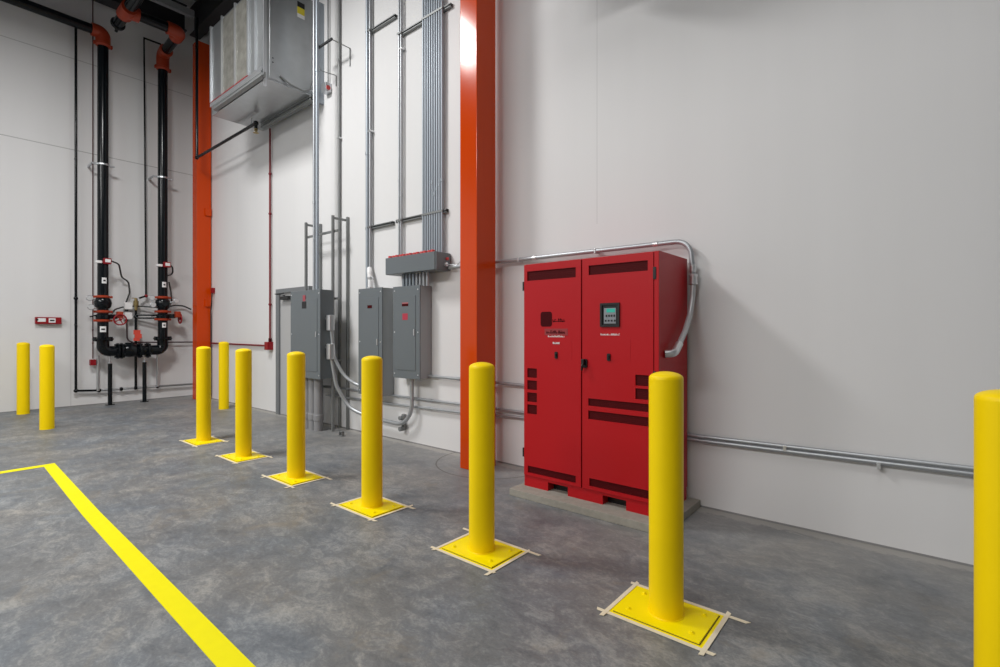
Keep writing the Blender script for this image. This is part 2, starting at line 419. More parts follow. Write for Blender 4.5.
# ------------------------------------------------------------------ bollards
PR, PH = 0.0845, 1.205
def make_bollard(plate):
    t = thing('bollard', '', 'bollard', (0, 0, 0), 'yellow safety bollards')
    zb = 0.012 if plate else 0.0
    obj('post', lambda bm: lathe(bm, [(PR, zb), (PR, PH - 0.004)], (0, 0, 0), seg=48), 'yellow', t)
    obj('domed_cap', lambda bm: lathe(bm, [(PR, PH - 0.004)] + [(PR * math.cos(a), PH + 0.034 * math.sin(a)) for a in [PI / 2 * k / 8 for k in range(1, 8)]] + [(0, PH + 0.034)], (0, 0, 0), seg=48), 'yellow', t)
    if plate:
        obj('base_plate', B(-0.215, 0.215, -0.15, 0.15, 0.003, 0.012, bevel=0.002), 'yellow_plate', t)
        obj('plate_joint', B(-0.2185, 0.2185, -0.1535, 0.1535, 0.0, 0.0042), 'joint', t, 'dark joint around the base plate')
        obj('paint_margin', B(-0.24, 0.24, -0.175, 0.175, 0.0, 0.0025), 'yellow_plate', t)
        obj('weld_bead', lambda bm: torus(bm, (0, 0, 0.013), PR + 0.001, 0.005, 'Z', 40, 6), 'yellow', t)
        for sx in (-1, 1):
            for sy in (-1, 1):
                obj('anchor_bolt', lambda bm: (disc(bm, (sx * 0.16, sy * 0.095, 0.0135), 0.014, 0.003, seg=16), disc(bm, (sx * 0.16, sy * 0.095, 0.018), 0.008, 0.008, seg=6)), 'yellow_plate', t)
    return t
def copy_tree(o):
    r = o.copy(); COL.objects.link(r)
    for ch in list(o.children):
        c = ch.copy(); COL.objects.link(c); c.parent = r; c.matrix_parent_inverse = Matrix()
        for g in ch.children:
            d = g.copy(); COL.objects.link(d); d.parent = c
    return r
def make_tape(seed):
    rnd = random.Random(seed)
    def fn(bm):
        w = 0.022
        def strip(x0, y0, x1, y1, z):
            d = Vector((x1 - x0, y1 - y0)).normalized(); nrm = Vector((-d.y, d.x)) * w / 2
            a, b_ = Vector((x0, y0)), Vector((x1, y1))
            # torn, slightly ragged ends
            P = [a - nrm + d * rnd.uniform(0, .01), a + nrm - d * rnd.uniform(0, .01), b_ + nrm + d * rnd.uniform(0, .01), b_ - nrm - d * rnd.uniform(0, .01)]
            lo = [bm.verts.new((p.x, p.y, z)) for p in P]; hi = [bm.verts.new((p.x, p.y, z + 0.0022)) for p in P]
            bm.faces.new(hi); bm.faces.new(lo[::-1])
            for k in range(4): bm.faces.new((lo[k], lo[(k + 1) % 4], hi[(k + 1) % 4], hi[k]))
        X, Y = 0.24 + 0.005, 0.175 + 0.005
        e = lambda: rnd.uniform(0.03, 0.11)
        strip(-X - e(), -Y, X + e() * .6, -Y, 0.0022); strip(-X - e(), Y, X + e(), Y, 0.0022)
        strip(-X, -Y - e() * .5, -X, Y + e() * .4, 0.0034); strip(X, -Y - e() * .6, X, Y + e() * .4, 0.0034)
    return fn
spots = [  # x, y, label for the row along the red cabinet and panels, from the red cabinet outwards
    (-0.986, 2.500, 'large-looking yellow bollard on a taped plate in front of the red cabinet'),
    (-2.201, 2.446, 'yellow bollard on a taped plate in front of the orange column beside the red cabinet'),
    (-3.445, 2.480, 'yellow bollard on a taped plate, in front of the middle grey panel'),
    (-4.690, 2.486, 'yellow bollard on a taped plate, in front of the big grey panel by the door'),
    (-5.926, 2.510, 'yellow bollard on a taped plate, in front of the white wall before the door'),
    (-7.140, 2.522, 'yellow bollard on a taped plate, in front of the orange corner column'),
]
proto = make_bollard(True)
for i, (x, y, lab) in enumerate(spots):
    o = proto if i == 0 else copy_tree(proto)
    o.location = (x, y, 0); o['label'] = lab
    tp = obj('masking_tape', make_tape(i + 3), 'tape'); tp.location = (x, y, 0)
    tag(tp, 'masking tape border round the base of ' + ['the bollard before the red cabinet', 'the bollard before the column by the cabinet',
        'the bollard before the middle grey panel', 'the bollard before the big grey panel', 'the bollard before the white wall by the door',
        'the bollard before the corner column'][i], 'masking tape', 'tape borders on the floor')
plain = make_bollard(False)
for i, (x, y, lab) in enumerate([
        (-9.80, 3.80, 'plain yellow bollard without a plate, by the white wall between two taped bollards'),
        (-9.80, 1.365, 'plain yellow bollard without a plate, standing away from the side wall'),
        (-11.86, 1.345, 'plain yellow bollard without a plate, close against the side wall'),
        (0.240, 2.505, 'yellow bollard cut by the picture edge, beyond the red cabinet')]):
    o = plain if i == 0 else copy_tree(plain)
    o.location = (x, y, 0); o['label'] = lab

# ------------------------------------------------------------------ orange columns
c1 = thing('steel_column', 'tall glossy orange steel column beside the red cabinet', 'column', (-3.57, 3.95, 0), 'orange steel columns')
obj('shaft', B(-3.692, -3.452, 3.76, 4.06, 0.0, 8.3, bevel=0.008), 'orange', c1)
obj('wall_bracket', B(-3.63, -3.51, 4.05, 4.2, 5.4, 5.55), 'orange', c1)
c2 = thing('steel_column', 'orange steel column in the corner beside the black fire risers', 'column', (-11.56, 4.05, 0), 'orange steel columns')
obj('shaft', B(-11.69, -11.44, 3.914, 4.185, 0.0, 7.45, bevel=0.006), 'orange', c2)
for z, h in ((2.02, 0.16), (3.92, 0.16)):
    obj('weld_plate', B(-11.46, -11.40, 4.06, 4.18, z - h / 2, z + h / 2, bevel=0.004), 'orange', c2)

# ------------------------------------------------------------------ concrete pad and red cabinet
tag(obj('concrete_pad', B(-2.755, -1.365, 3.42, 4.195, 0, 0.062, bevel=0.006), 'crete'), 'low rough concrete pad under the red cabinet', 'concrete pad')

X0, X1, XM, YF, YB, ZB, ZT = -2.70, -1.457, -2.108, 3.56, 4.15, 0.062, 2.036
cab = thing('power_cabinet', 'big red two-door power cabinet with a small display, on a concrete pad', 'cabinet', (-2.08, 3.85, ZB))
obj('body', B(X0, X1, YF + 0.022, YB, 0.158, ZT, bevel=0.006), 'red', cab)
pl = obj('plinth', lambda bm: frame_plate(bm, X0, X1, ZB, 0.158, [(-2.447, -2.247, ZB - 0.01, 0.137), (-1.922, -1.722, ZB - 0.01, 0.137)], YF + 0.012, YB - 0.02), 'red', cab)
each('fork_pocket', [B(-2.447, -2.247, YF + 0.10, YF + 0.11, ZB, 0.137), B(-1.922, -1.722, YF + 0.10, YF + 0.11, ZB, 0.137)], 'black', cab)
def vent_back(rect):
    a, b_, c, d = rect
    def fn(bm):
        # perforated screen just behind the opening: fine bars
        box(bm, a, b_, YF + 0.012, YF + 0.014, c, d)
        n = max(2, int((d - c) / 0.012))
        for k in range(n):
            z = c + (k + 0.5) * (d - c) / n
            box(bm, a, b_, YF + 0.009, YF + 0.013, z - 0.002, z + 0.002)
    return fn
ld_holes = [(-2.662, -2.163, 1.885, 1.968)] + [(-2.660, -2.556, 1.112 - 0.107 * k - 0.082, 1.112 - 0.107 * k) for k in range(4)] + [(-2.655, -2.163, 0.187, 0.248)]
rd_holes = [(-2.042, -1.543, 1.893, 1.970)] + [(-1.641, -1.537, 1.112 - 0.102 * k - 0.082, 1.112 - 0.102 * k) for k in range(2)] + \
           [(-2.046, -1.537, 0.838, 0.898), (-2.046, -1.537, 0.730, 0.800), (-2.036, -1.537, 0.19, 0.255)]
def door(x0, x1, holes, label):
    d = obj('door', lambda bm: frame_plate(bm, x0, x1, 0.162, ZT - 0.008, holes, YF, YF + 0.016), 'red', cab, label)
    for h in holes:
        obj('vent', vent_back(h), 'red_dark', d, 'dark red vent screen')
    return d
ld = door(X0 + 0.004, XM - 0.006, ld_holes, 'door with a dark square logo')
rd = door(XM + 0.006, -1.500, rd_holes, 'door with a display window')
obj('door_gap', B(XM - 0.006, XM + 0.006, YF + 0.015, YF + 0.021, 0.165, ZT - 0.01), 'maroon', cab)
obj('corner_post', B(-1.494, X1, YF, YF + 0.03, 0.162, ZT - 0.004, bevel=0.003), 'red', cab)
# access panels: shallow raised covers on each door
obj('access_panel', B(-2.545, -2.200, YF - 0.0012, YF + 0.001, 1.20, 1.375), 'red', ld)
obj('access_panel', B(-2.020, -1.680, YF - 0.0012, YF + 0.001, 1.215, 1.385), 'red', rd)
# dark square logo, brand word too small to read, and rows of tiny print
def rounded_plate(bm, x0, x1, z0, z1, r, y0, y1, n=6):
    pts = []
    for cx, cz, a0 in ((x1 - r, z1 - r, 0), (x0 + r, z1 - r, PI / 2), (x0 + r, z0 + r, PI), (x1 - r, z0 + r, 1.5 * PI)):
        for k in range(n + 1):
            a = a0 + PI / 2 * k / n; pts.append((cx + r * math.cos(a), cz + r * math.sin(a)))
    A = [bm.verts.new((x, y0, z)) for x, z in pts]; C = [bm.verts.new((x, y1, z)) for x, z in pts]
    bm.faces.new(A); bm.faces.new(C[::-1])
    for i in range(len(pts)):
        j = (i + 1) % len(pts); bm.faces.new((A[i], C[i], C[j], A[j]))
obj('logo', lambda bm: rounded_plate(bm, -2.515, -2.398, 1.480, 1.607, 0.022, YF - 0.0025, YF + 0.0005), 'maroon', ld, 'dark rounded square logo')
def glyphs(x0, x1, z, h, n, y=YF, gap=0.25, seed=1):
    rnd = random.Random(seed)
    def fn(bm):
        w = (x1 - x0) / n
        box(bm, x0, x1 - w * 0.3, y - 0.0012, y + 0.0005, z + h * 0.1, z + h * 0.3)
        for k in range(n):
            if rnd.random() < 0.12 and 0 < k < n - 1: continue
            a = x0 + k * w
            t = w * 0.26
            hh = h * rnd.choice((1, 1, 0.75))
            box(bm, a, a + t, y - 0.0015, y + 0.0005, z, z + hh)
            box(bm, a + t, a + w * (1 - gap), y - 0.0015, y + 0.0005, z + hh * rnd.choice((0, 0.4, 0.75)), z + hh * 1.0 if rnd.random() < .2 else z + hh * 0.45)
    return fn
obj('brand_word', glyphs(-2.390, -2.262, 1.517, 0.034, 7, seed=3), 'maroon', ld, 'tiny dark lettering')
obj('name_plate', multi(B(-2.473, -2.240, YF - 0.002, YF + 0.0005, 1.405, 1.462), ), mat('name_plate_red', (0.30, 0.03, 0.035), 0.35), ld)
obj('name_plate_print', glyphs(-2.455, -2.262, 1.420, 0.026, 14, y=YF - 0.002, seed=5), 'maroon', ld)
obj('small_print', glyphs(-2.438, -2.268, 1.389, 0.015, 18, seed=8), 'white', ld, 'tiny white lettering')
obj('small_print', glyphs(-2.387, -2.317, 1.331, 0.017, 6, y=YF - 0.003, seed=9), 'white', ld, 'tiny white lettering')
obj('small_print', glyphs(-1.935, -1.768, 1.408, 0.015, 18, seed=10), 'white', rd, 'tiny white lettering')
for dd, x in ((ld, -2.352), (rd, -1.861)):
    obj('latch', lambda bm: (rounded_plate(bm, x - 0.014, x + 0.014, 1.208, 1.266, 0.01, YF - 0.010, YF - 0.002), box(bm, x - 0.006, x + 0.006, YF - 0.02, YF - 0.008, 1.225, 1.25)), 'black', dd)
obj('handle', lambda bm: (rounded_plate(bm, -2.104, -2.052, 1.145, 1.215, 0.012, YF - 0.012, YF + 0.001), box(bm, -2.092, -2.066, YF - 0.04, YF - 0.01, 1.165, 1.215, bevel=0.006), tube(bm, [(-2.078, YF - 0.02, 1.19), (-2.078, YF - 0.045, 1.16), (-2.086, YF - 0.035, 1.125)], 0.009, bend=0.01)), 'black', rd)
for z in (1.84, 0.36):
    obj('hinge', B(X0 - 0.012, X0 + 0.004, YF - 0.004, YF + 0.014, z - 0.04, z + 0.04, bevel=0.003), 'black', cab)
for z in (1.87, 1.10, 0.36):
    obj('hinge', B(-1.502, -1.478, YF - 0.006, YF + 0.01, z - 0.045, z + 0.045, bevel=0.003), 'black', cab)
dsp = obj('display', lambda bm: (frame_plate(bm, -1.935, -1.768, 1.475, 1.662, [(-1.918, -1.785, 1.490, 1.645)], YF - 0.012, YF + 0.001), box(bm, -1.93, -1.775, YF - 0.002, YF + 0.001, 1.48, 1.655)), 'black', cab, 'small black-framed display')
obj('keypad', B(-1.902, -1.798, YF - 0.007, YF - 0.0015, 1.500, 1.622, bevel=0.002), 'keypad', dsp)
obj('screen', B(-1.878, -1.806, YF - 0.0085, YF - 0.006, 1.588, 1.617), 'lcd', dsp, 'lit teal screen')
each('keypad_button', [*[B(-1.885 + 0.022 * k, -1.872 + 0.022 * k, YF - 0.0095, YF - 0.006, 1.553, 1.570) for k in range(4)], *[B(-1.893 + 0.026 * k, -1.879 + 0.026 * k, YF - 0.0095, YF - 0.006, 1.516, 1.530) for k in range(4)]], 'black', dsp)

# conduit that runs over the cabinet and drops into its side
cc = thing('conduit', 'bare steel conduit running above the red cabinet and curving down into its side', 'conduit', (-2.6, 4.14, 2.19))
obj('pipe', T([(-4.24, 4.14, 2.185), (-1.43, 4.14, 2.185), (-1.405, 4.14, 1.86)], 0.021, bend=0.13, n=12, seg=16), 'conduit', cc)
each('coupling', [D((-1.72, 4.14, 2.185), 0.026, 0.05, 'X', 16), D((-1.409, 4.14, 1.95), 0.027, 0.06, 'Z', 16), D((-3.0, 4.14, 2.185), 0.025, 0.05, 'X', 16)], 'silver', cc)
obj('hose_connector', lambda bm: (disc(bm, (-1.405, 4.14, 1.86), 0.032, 0.075, 'Z', 18), disc(bm, (-1.405, 4.14, 1.895), 0.036, 0.02, 'Z', 6), disc(bm, (-1.405, 4.14, 1.83), 0.036, 0.02, 'Z', 12)), 'silver', cc)
obj('flexible_hose', T([(-1.405, 4.14, 1.85), (-1.405, 4.12, 1.72), (-1.40, 4.05, 1.58), (-1.395, 3.92, 1.44), (-1.395, 3.80, 1.345), (-1.40, 3.74, 1.31)], 0.022, bend=0.25, n=5, seg=14), 'flex', cc)
obj('hose_elbow', T([(-1.395, 3.80, 1.345), (-1.395, 3.70, 1.275), (-1.455, 3.665, 1.27)], 0.029, bend=0.05, seg=16), 'silver', cc)
each('pipe_strap', [B(x - 0.008, x + 0.008, 4.115, 4.2, 2.16, 2.21, bevel=0.003) for x in (-3.2, -2.3)], 'silver', cc)

# ------------------------------------------------------------------ galvanised conduits
def conduit(pts, r, label, bend=0.0, m='conduit', group=None, straps=(), cups=(), axis='Z', name='conduit', cat='conduit'):
    """straps: points where a clip fixes it to the wall; cups: couplings along its axis."""
    t = thing(name, label, cat, pts[0], group)
    obj('pipe', T(pts, r, bend=bend, seg=14), m, t)
    each('coupling', [D(c, r * 1.22, 0.05, axis, 16) for c in cups], m, t)
    for (x, y, z) in straps:
        if axis == 'Z': obj('pipe_strap', B(x - r * 1.7, x + r * 1.7, y - r * 1.15, WY, z - 0.012, z + 0.012, bevel=0.002), 'silver', t)
        else: obj('pipe_strap', B(x - 0.012, x + 0.012, y - r * 1.15, WY, z - r * 1.5, z + r * 1.5, bevel=0.002), 'silver', t)
    return t
# low runs along the wall
conduit([(-6.95, 4.165, 0.595), (-5.4, 4.165, 0.585), (-3.3, 4.165, 0.588), (-1.46, 4.165, 0.584), (0.25, 4.165, 0.610), (3.0, 4.165, 0.62)], 0.0150,
        'upper of two long steel conduits running low along the wall past the cabinet', axis='X', straps=[(-2.9, 4.165, 0.588), (-0.75, 4.165, 0.583)], cups=[(-1.35, 4.165, 0.583), (-4.6, 4.165, 0.587)])
conduit([(-6.95, 4.165, 0.46), (-5.5, 4.165, 0.468), (-4.07, 4.165, 0.492), (-3.3, 4.165, 0.53), (-1.46, 4.165, 0.549), (0.25, 4.165, 0.577), (3.0, 4.165, 0.587)], 0.0150,
        'lower of two long steel conduits running low along the wall past the cabinet', axis='X', straps=[(-2.8, 4.165, 0.537), (-0.2, 4.165, 0.549)], cups=[(-4.62, 4.165, 0.483)])
conduit([(-4.62, 4.155, 0.885), (-3.0, 4.155, 0.872), (-2.66, 4.155, 0.87)], 0.017, 'short steel conduit from the narrow grey panel passing behind the orange column', axis='X', cups=[(-4.1, 4.155, 0.881)])
# upright runs
conduit([(-6.72, 3.835, 2.0), (-6.72, 3.835, 7.7)], 0.019, 'bright steel conduit rising from the big grey panel past the hung metal unit', cups=[(-6.72, 3.835, 3.3), (-6.72, 3.835, 4.9)])
conduit([(-6.66, 3.85, 2.0), (-6.66, 3.85, 7.7)], 0.024, 'thicker grey-blue conduit beside the bright one above the big grey panel', m='conduit_bank', cups=[(-6.66, 3.85, 5.2)])
conduit([(-6.60, 4.17, 0.0), (-6.60, 4.17, 7.7)], 0.018, 'lone upright conduit on the wall between the big and middle grey panels', m='strut', straps=[(-6.6, 4.17, 4.3), (-6.6, 4.17, 1.0)])
conduit([(-5.868, 4.15, 1.98), (-5.868, 4.15, 7.7)], 0.026, 'thicker conduit of the pair rising above the middle grey panel', m='conduit_bank', cups=[(-5.868, 4.15, 3.9)])
conduit([(-5.815, 4.155, 2.28), (-5.815, 4.155, 7.7)], 0.018, 'thinner conduit of the pair above the middle grey panel, ending in a white fitting', straps=[(-5.815, 4.155, 4.2)])
conduit([(-5.185, 4.155, 2.37), (-5.185, 4.155, 7.7)], 0.014, 'conduit of the close pair above the grey wireway, on the side away from the column', cups=[(-5.185, 4.155, 3.4)])
conduit([(-5.143, 4.155, 2.37), (-5.143, 4.155, 7.7)], 0.014, 'conduit of the close pair above the grey wireway, on the side towards the column', straps=[(-5.143, 4.155, 5.1)], cups=[(-5.143, 4.155, 3.2)])
words9 = ['first', 'second', 'third', 'fourth', 'fifth', 'sixth', 'seventh', 'eighth', 'ninth']
for k in range(9):
    x = -4.375 - 0.0415 * k
    conduit([(x, 4.150, 2.36), (x, 4.150, 7.7)], 0.0165, words9[k] + ' conduit, counted from the orange column, in the bank of nine above the wireway',
            m='conduit_bank', group='bank of nine conduits', cups=[(x, 4.150, 3.25 - 0.05 * (k % 4))] if k < 5 else ())
# white fitting on top of the middle panel
wf = thing('pull_elbow', 'white conduit fitting on top of the middle grey panel', 'conduit fitting', (-5.74, 4.12, 2.0))
obj('elbow_body', T([(-5.815, 4.145, 2.30), (-5.78, 4.12, 2.24), (-5.745, 4.11, 2.12), (-5.745, 4.11, 2.005)], 0.035, bend=0.05), 'white_box', wf)
each('elbow_nut', [D((-5.745, 4.11, 2.02), 0.045, 0.03, 'Z', 8), D((-5.745, 4.11, 2.16), 0.042, 0.03, 'Z', 16)], 'silver', wf)
# struts on the wall that hold the runs
def strut(x0, x1, z, y, label):
    t = thing('strut_channel', label, 'strut', ((x0 + x1) / 2, WY, z), 'wall struts')
    obj('channel', multi(B(x0, x1, WY - 0.042 - y, WY - y, z - 0.022, z - 0.018), B(x0, x1, WY - 0.042 - y, WY - y, z + 0.018, z + 0.022), B(x0, x1, WY - 0.004 - y, WY - y, z - 0.02, z + 0.02),
                         B(x0, x1, WY - 0.042 - y, WY - 0.040 - y, z - 0.02, z - 0.010), B(x0, x1, WY - 0.042 - y, WY - 0.040 - y, z + 0.010, z + 0.02)), 'strut', t)
    return t
for (x0, x1, z, lab, clips) in [
        (-5.93, -5.33, 2.87, 'short grey strut channel on the wall just above the middle grey panel', [-5.868, -5.815]),
        (-5.26, -4.31, 2.875, 'grey strut channel across the bank of conduits just above the wireway', [-5.185, -5.143] + [-4.375 - 0.0415 * k for k in range(9)]),
        (-5.88, -5.28, 5.59, 'short grey strut channel high on the wall behind the pair of conduits', [-5.868, -5.815]),
        (-5.20, -4.24, 5.30, 'grey strut channel crossing the bank of conduits high up', [-5.185, -5.143] + [-4.375 - 0.0415 * k for k in range(9)])]:
    t = strut(x0, x1, z, 0, lab)
    each('conduit_clip', [B(c - 0.0205, c + 0.0205, 4.128, 4.135, z - 0.012, z + 0.012) for c in clips], 'strut', t)
    each('end_bolt', [D((x0 + 0.02, WY - 0.044, z), 0.014, 0.012, 'Y', 6), D((x1 - 0.02, WY - 0.044, z), 0.014, 0.012, 'Y', 6)], 'dark_steel', t)

# ------------------------------------------------------------------ grey panels, wireway and strut rack
def panel(name, x0, x1, yf, yb, z0, z1, label, latch_side=1):
    t = thing(name, label, 'electrical panel', ((x0 + x1) / 2, yb, z0))
    obj('enclosure', B(x0, x1, yf + 0.012, yb, z0, z1, bevel=0.004), 'grey' if yf < 3.9 else 'box_galv', t, None if yf < 3.9 else 'paler grey box')
    obj('cover', B(x0 - 0.004, x1 + 0.004, yf, yf + 0.014, z0 - 0.004, z1 + 0.004, bevel=0.004), 'grey', t)
    w = x1 - x0
    dr = obj('door', B(x0 + 0.07, x1 - 0.07, yf - 0.006, yf + 0.002, z0 + 0.10, z1 - 0.12, bevel=0.003), 'grey', t)
    zc = (z0 + z1) / 2
    obj('latch', B(x1 - 0.10, x1 - 0.085, yf - 0.016, yf - 0.004, zc - 0.04, zc + 0.04, bevel=0.003), 'silver', dr)
    each('cover_screw', [D((x, yf - 0.001, z), 0.009, 0.006, 'Y', 12) for x in (x0 + 0.03, x1 - 0.03) for z in (z0 + 0.05, zc, z1 - 0.05)], 'silver', t)
    return t
pa = panel('electrical_panel', -7.18, -6.365, 3.72, 3.93, 0.765, 2.015, 'big grey electrical panel on a strut rack in front of the grey door')
obj('warning_label', B(-6.84, -6.72, 3.712, 3.7155, 1.76, 1.86), 'black', pa, 'black label with faint print')
obj('warning_label', B(-6.815, -6.745, 3.712, 3.7155, 1.865, 1.95), mat('faded_red_label', (0.35, 0.06, 0.08), 0.5), pa, 'faded red label')
pb = panel('electrical_panel', -5.863, -5.342, 4.00, 4.195, 0.585, 2.004, 'middle grey electrical panel, tall and flush with the wall, with one dark label')
obj('warning_label', B(-5.65, -5.55, 3.992, 3.9955, 1.74, 1.78), 'maroon', pb)
pc = panel('electrical_panel', -5.113, -4.607, 4.00, 4.195, 0.853, 1.992, 'narrow grey electrical panel under the wireway with two red labels')
obj('warning_label', B(-4.93, -4.81, 3.992, 3.9955, 1.745, 1.775), 'maroon', pc)
obj('warning_label', B(-4.93, -4.81, 3.992, 3.9955, 1.775, 1.79), mat('pink_print', (0.4, 0.12, 0.13), 0.5), pc)
obj('warning_label', B(-4.92, -4.82, 3.992, 3.9955, 1.575, 1.655), mat('crimson_label', (0.42, 0.03, 0.06), 0.5), pc, 'crimson label')
wd = thing('wireway', 'grey metal wireway box with a row of red bushings, above the narrow panel', 'wireway', (-4.74, 4.07, 2.14))
obj('trough', B(-5.205, -4.274, 3.95, 4.19, 2.15, 2.362, bevel=0.005), 'grey', wd)
obj('end_cap', B(-4.276, -4.262, 3.955, 4.185, 2.157, 2.355, bevel=0.003), 'grey', wd)
obj('front_cover', B(-5.195, -4.284, 3.944, 3.952, 2.152, 2.360, bevel=0.003), 'grey', wd)
for k in range(13):
    x = -5.15 + 0.066 * k
    obj('bushing', lambda bm: (disc(bm, (x, 3.985 + 0.01 * (k % 2), 2.374), 0.026, 0.03, 'Z', 12),), 'bushing', wd, 'red plastic bushing')
obj('end_fitting', D((-4.25, 4.10, 2.22), 0.025, 0.03, 'X', 12), 'silver', wd)
obj('end_bushing', D((-4.252, 4.12, 2.29), 0.018, 0.025, 'X', 12), 'bushing', wd)
obj('earth_wire', T([(-4.24, 4.10, 2.22), (-4.12, 4.14, 2.20), (-4.02, 4.16, 2.28), (-3.95, 4.17, 2.42)], 0.006, bend=0.06, seg=6), 'galv', wd)
for k in range(8):
    x = -5.00 + 0.064 * k
    conduit([(x, 4.08, 1.985), (x, 4.08, 2.16)], 0.021, words9[k] + ' short conduit, counted from the door side, between the wireway and the narrow panel',
            m='conduit' if k > 3 else 'conduit_bank', group='short conduits under the wireway', name='conduit_nipple')
# rack that holds the big panel off the wall
rk = thing('strut_rack', 'grey strut frame standing behind the big grey panel', 'strut rack', (-6.75, 4.03, 0))
for x in (-7.16, -6.42):
    obj('post', multi(B(x - 0.016, x + 0.016, 3.935, 3.972, 0, 3.09, bevel=0.003)), 'strut', rk)
    obj('wall_post', multi(B(x + 0.01, x + 0.042, 4.16, 4.197, 0, 3.10, bevel=0.003)), 'strut', rk)
    obj('arm', B(x - 0.015, x + 0.015, 3.972, 4.165, 3.04, 3.07, bevel=0.003), 'strut', rk)
for z in (2.87, 1.9, 0.62):
    obj('crossbar', B(-7.24, -6.34, 3.972, 4.0, z - 0.016, z + 0.016, bevel=0.003), 'strut', rk)
# stubs from the big panel into the floor
for k, (x, lab) in enumerate([(-7.08, 'first'), (-6.93, 'second'), (-6.78, 'third'), (-6.63, 'fourth')]):
    t = thing('conduit_stub', lab + ' thick grey conduit, counted from the door, dropping from the big panel to the floor', 'conduit', (x, 3.85, 0), 'conduits under the big grey panel')
    obj('pipe', T([(x, 3.85, 0), (x, 3.85, 0.77)], 0.062, seg=20), 'pvc', t)
    each('coupling', [D((x, 3.85, 0.19), 0.069, 0.10, 'Z', 20), D((x, 3.85, 0.745), 0.069, 0.04, 'Z', 20)], 'pvc', t)
fb = thing('floor_bracket', 'tiny grey metal bracket lying on the floor in front of the strut rack', 'bracket', (-6.05, 3.86, 0))
obj('bracket_foot', B(-6.11, -6.0, 3.83, 3.89, 0, 0.008, bevel=0.002), 'strut', fb)
obj('bracket_post', multi(B(-6.09, -6.075, 3.84, 3.88, 0.006, 0.06, bevel=0.002), B(-6.03, -6.015, 3.84, 3.88, 0.006, 0.06, bevel=0.002), B(-6.09, -6.015, 3.84, 3.88, 0.055, 0.065)), 'strut', fb)
# pull elbows with curved conduits
def pulled(label, z, pts, r=0.024):
    t = thing('curved_conduit', label, 'conduit', (-6.36, 3.84, z), 'curved conduits from the big panel')
    obj('pull_elbow', lambda bm: (box(bm, -6.32, -6.225, 3.785, 3.865, z - 0.20, z + 0.02, bevel=0.014), tube(bm, [(-6.366, 3.835, z - 0.03), (-6.30, 3.835, z - 0.03)], 0.034)), 'silver', t)
    obj('elbow_gasket', B(-6.338, -6.318, 3.79, 3.86, z - 0.19, z + 0.01, bevel=0.004), 'dark_steel', t)
    obj('pipe', T(pts, r, bend=0.35, n=8), 'conduit', t)
    return t
pulled('upper curved steel conduit from the big grey panel sweeping into the middle panel', 1.64, [(-6.27, 3.835, 1.48), (-6.25, 3.87, 1.05), (-6.14, 3.96, 0.80), (-5.98, 4.05, 0.69), (-5.86, 4.08, 0.675)])
q = pulled('lower curved conduit sweeping from the big grey panel to the foot of the narrow panel', 1.24,
       [(-6.27, 3.835, 1.08), (-6.22, 3.88, 0.68), (-6.10, 4.00, 0.36), (-5.75, 4.10, 0.26), (-4.865, 4.10, 0.235), (-4.865, 4.10, 0.86)], 0.026)
obj('pipe_clamp', multi(B(-5.14, -5.09, 4.155, 4.197, 0.15, 0.36, bevel=0.004), lambda bm: (disc(bm, (-5.115, 4.13, 0.315), 0.03, 0.06, 'Y', 14), disc(bm, (-5.115, 4.13, 0.175), 0.03, 0.06, 'Y', 14))), 'strut', q)

# ------------------------------------------------------------------ hung air unit on the main wall
HX0, HX1, HY0, HY1, HZ0, HZ1 = -9.05, -7.128, 3.306, 4.17, 5.03, 6.50
ah = thing('air_handler', 'large galvanised sheet-metal air unit hung high on the wall', 'air unit', (-8.09, 3.75, HZ0))
obj('casing', B(HX0, HX1, HY0 + 0.02, HY1, HZ0, HZ1, bevel=0.004), 'sheet', ah)
def hatch(bm):
    box(bm, HX1, HX1 + 0.012, HY0 + 0.07, HY1 - 0.02, HZ0 + 0.03, HZ1 - 0.03, bevel=0.004)
obj('side_panel', hatch, 'sheet', ah)
for (x0, x1) in ((HX0 + 0.05, -8.61), (-8.56, -8.115), (-8.07, -7.66)):
    obj('filter', B(x0, x1, HY0 + 0.002, HY0 + 0.022, HZ0 + 0.18, HZ1 - 0.05), 'filter' if x0 > -8.6 else 'sheet', ah, 'metal bay with mottled reflections painted in' if x0 > -8.6 else None)
for x, w in ((HX0 + 0.02, 0.04), (-8.585, 0.03), (-8.09, 0.03), (-7.64, 0.035), (-7.40, 0.012)):
    obj('rib', B(x - w / 2, x + w / 2, HY0 - 0.022, HY0 + 0.02, HZ0 + 0.2, HZ1, bevel=0.004), 'sheet_rib', ah)
obj('front_panel', B(-7.62, -7.215, HY0 + 0.004, HY0 + 0.024, HZ0 + 0.1, HZ1), 'sheet', ah)
obj('corner_trim', B(HX1 - 0.03, HX1 + 0.006, HY0 - 0.012, HY0 + 0.03, HZ0 - 0.1, HZ1, bevel=0.003), 'sheet_rib', ah)
obj('bottom_flange', B(HX0, HX1 - 0.05, HY0 - 0.016, HY0 + 0.03, HZ0 + 0.13, HZ0 + 0.19, bevel=0.003), 'sheet_rib', ah)
obj('red_seal', B(HX0, HX1 - 0.5, HY0 - 0.018, HY0 - 0.012, HZ0 + 0.19, HZ0 + 0.205), 'red_fire', ah)
for y, xa, xb, zz in ((HY0 - 0.05, HX0 + 0.25, HX1 + 0.04, HZ0 + 0.07), (HY1 - 0.16, HX0 + 0.3, HX1 + 0.04, HZ0)):
    obj('hanger_channel', multi(B(xa, xb, y - 0.02, y + 0.03, zz - 0.075, zz - 0.07), B(xa, xb, y - 0.02, y - 0.015, zz - 0.07, zz - 0.045), B(xa, xb, y - 0.02, y - 0.015, zz - 0.03, zz), B(xa, xb, y + 0.025, y + 0.05, zz - 0.07, zz)), 'strut', ah)
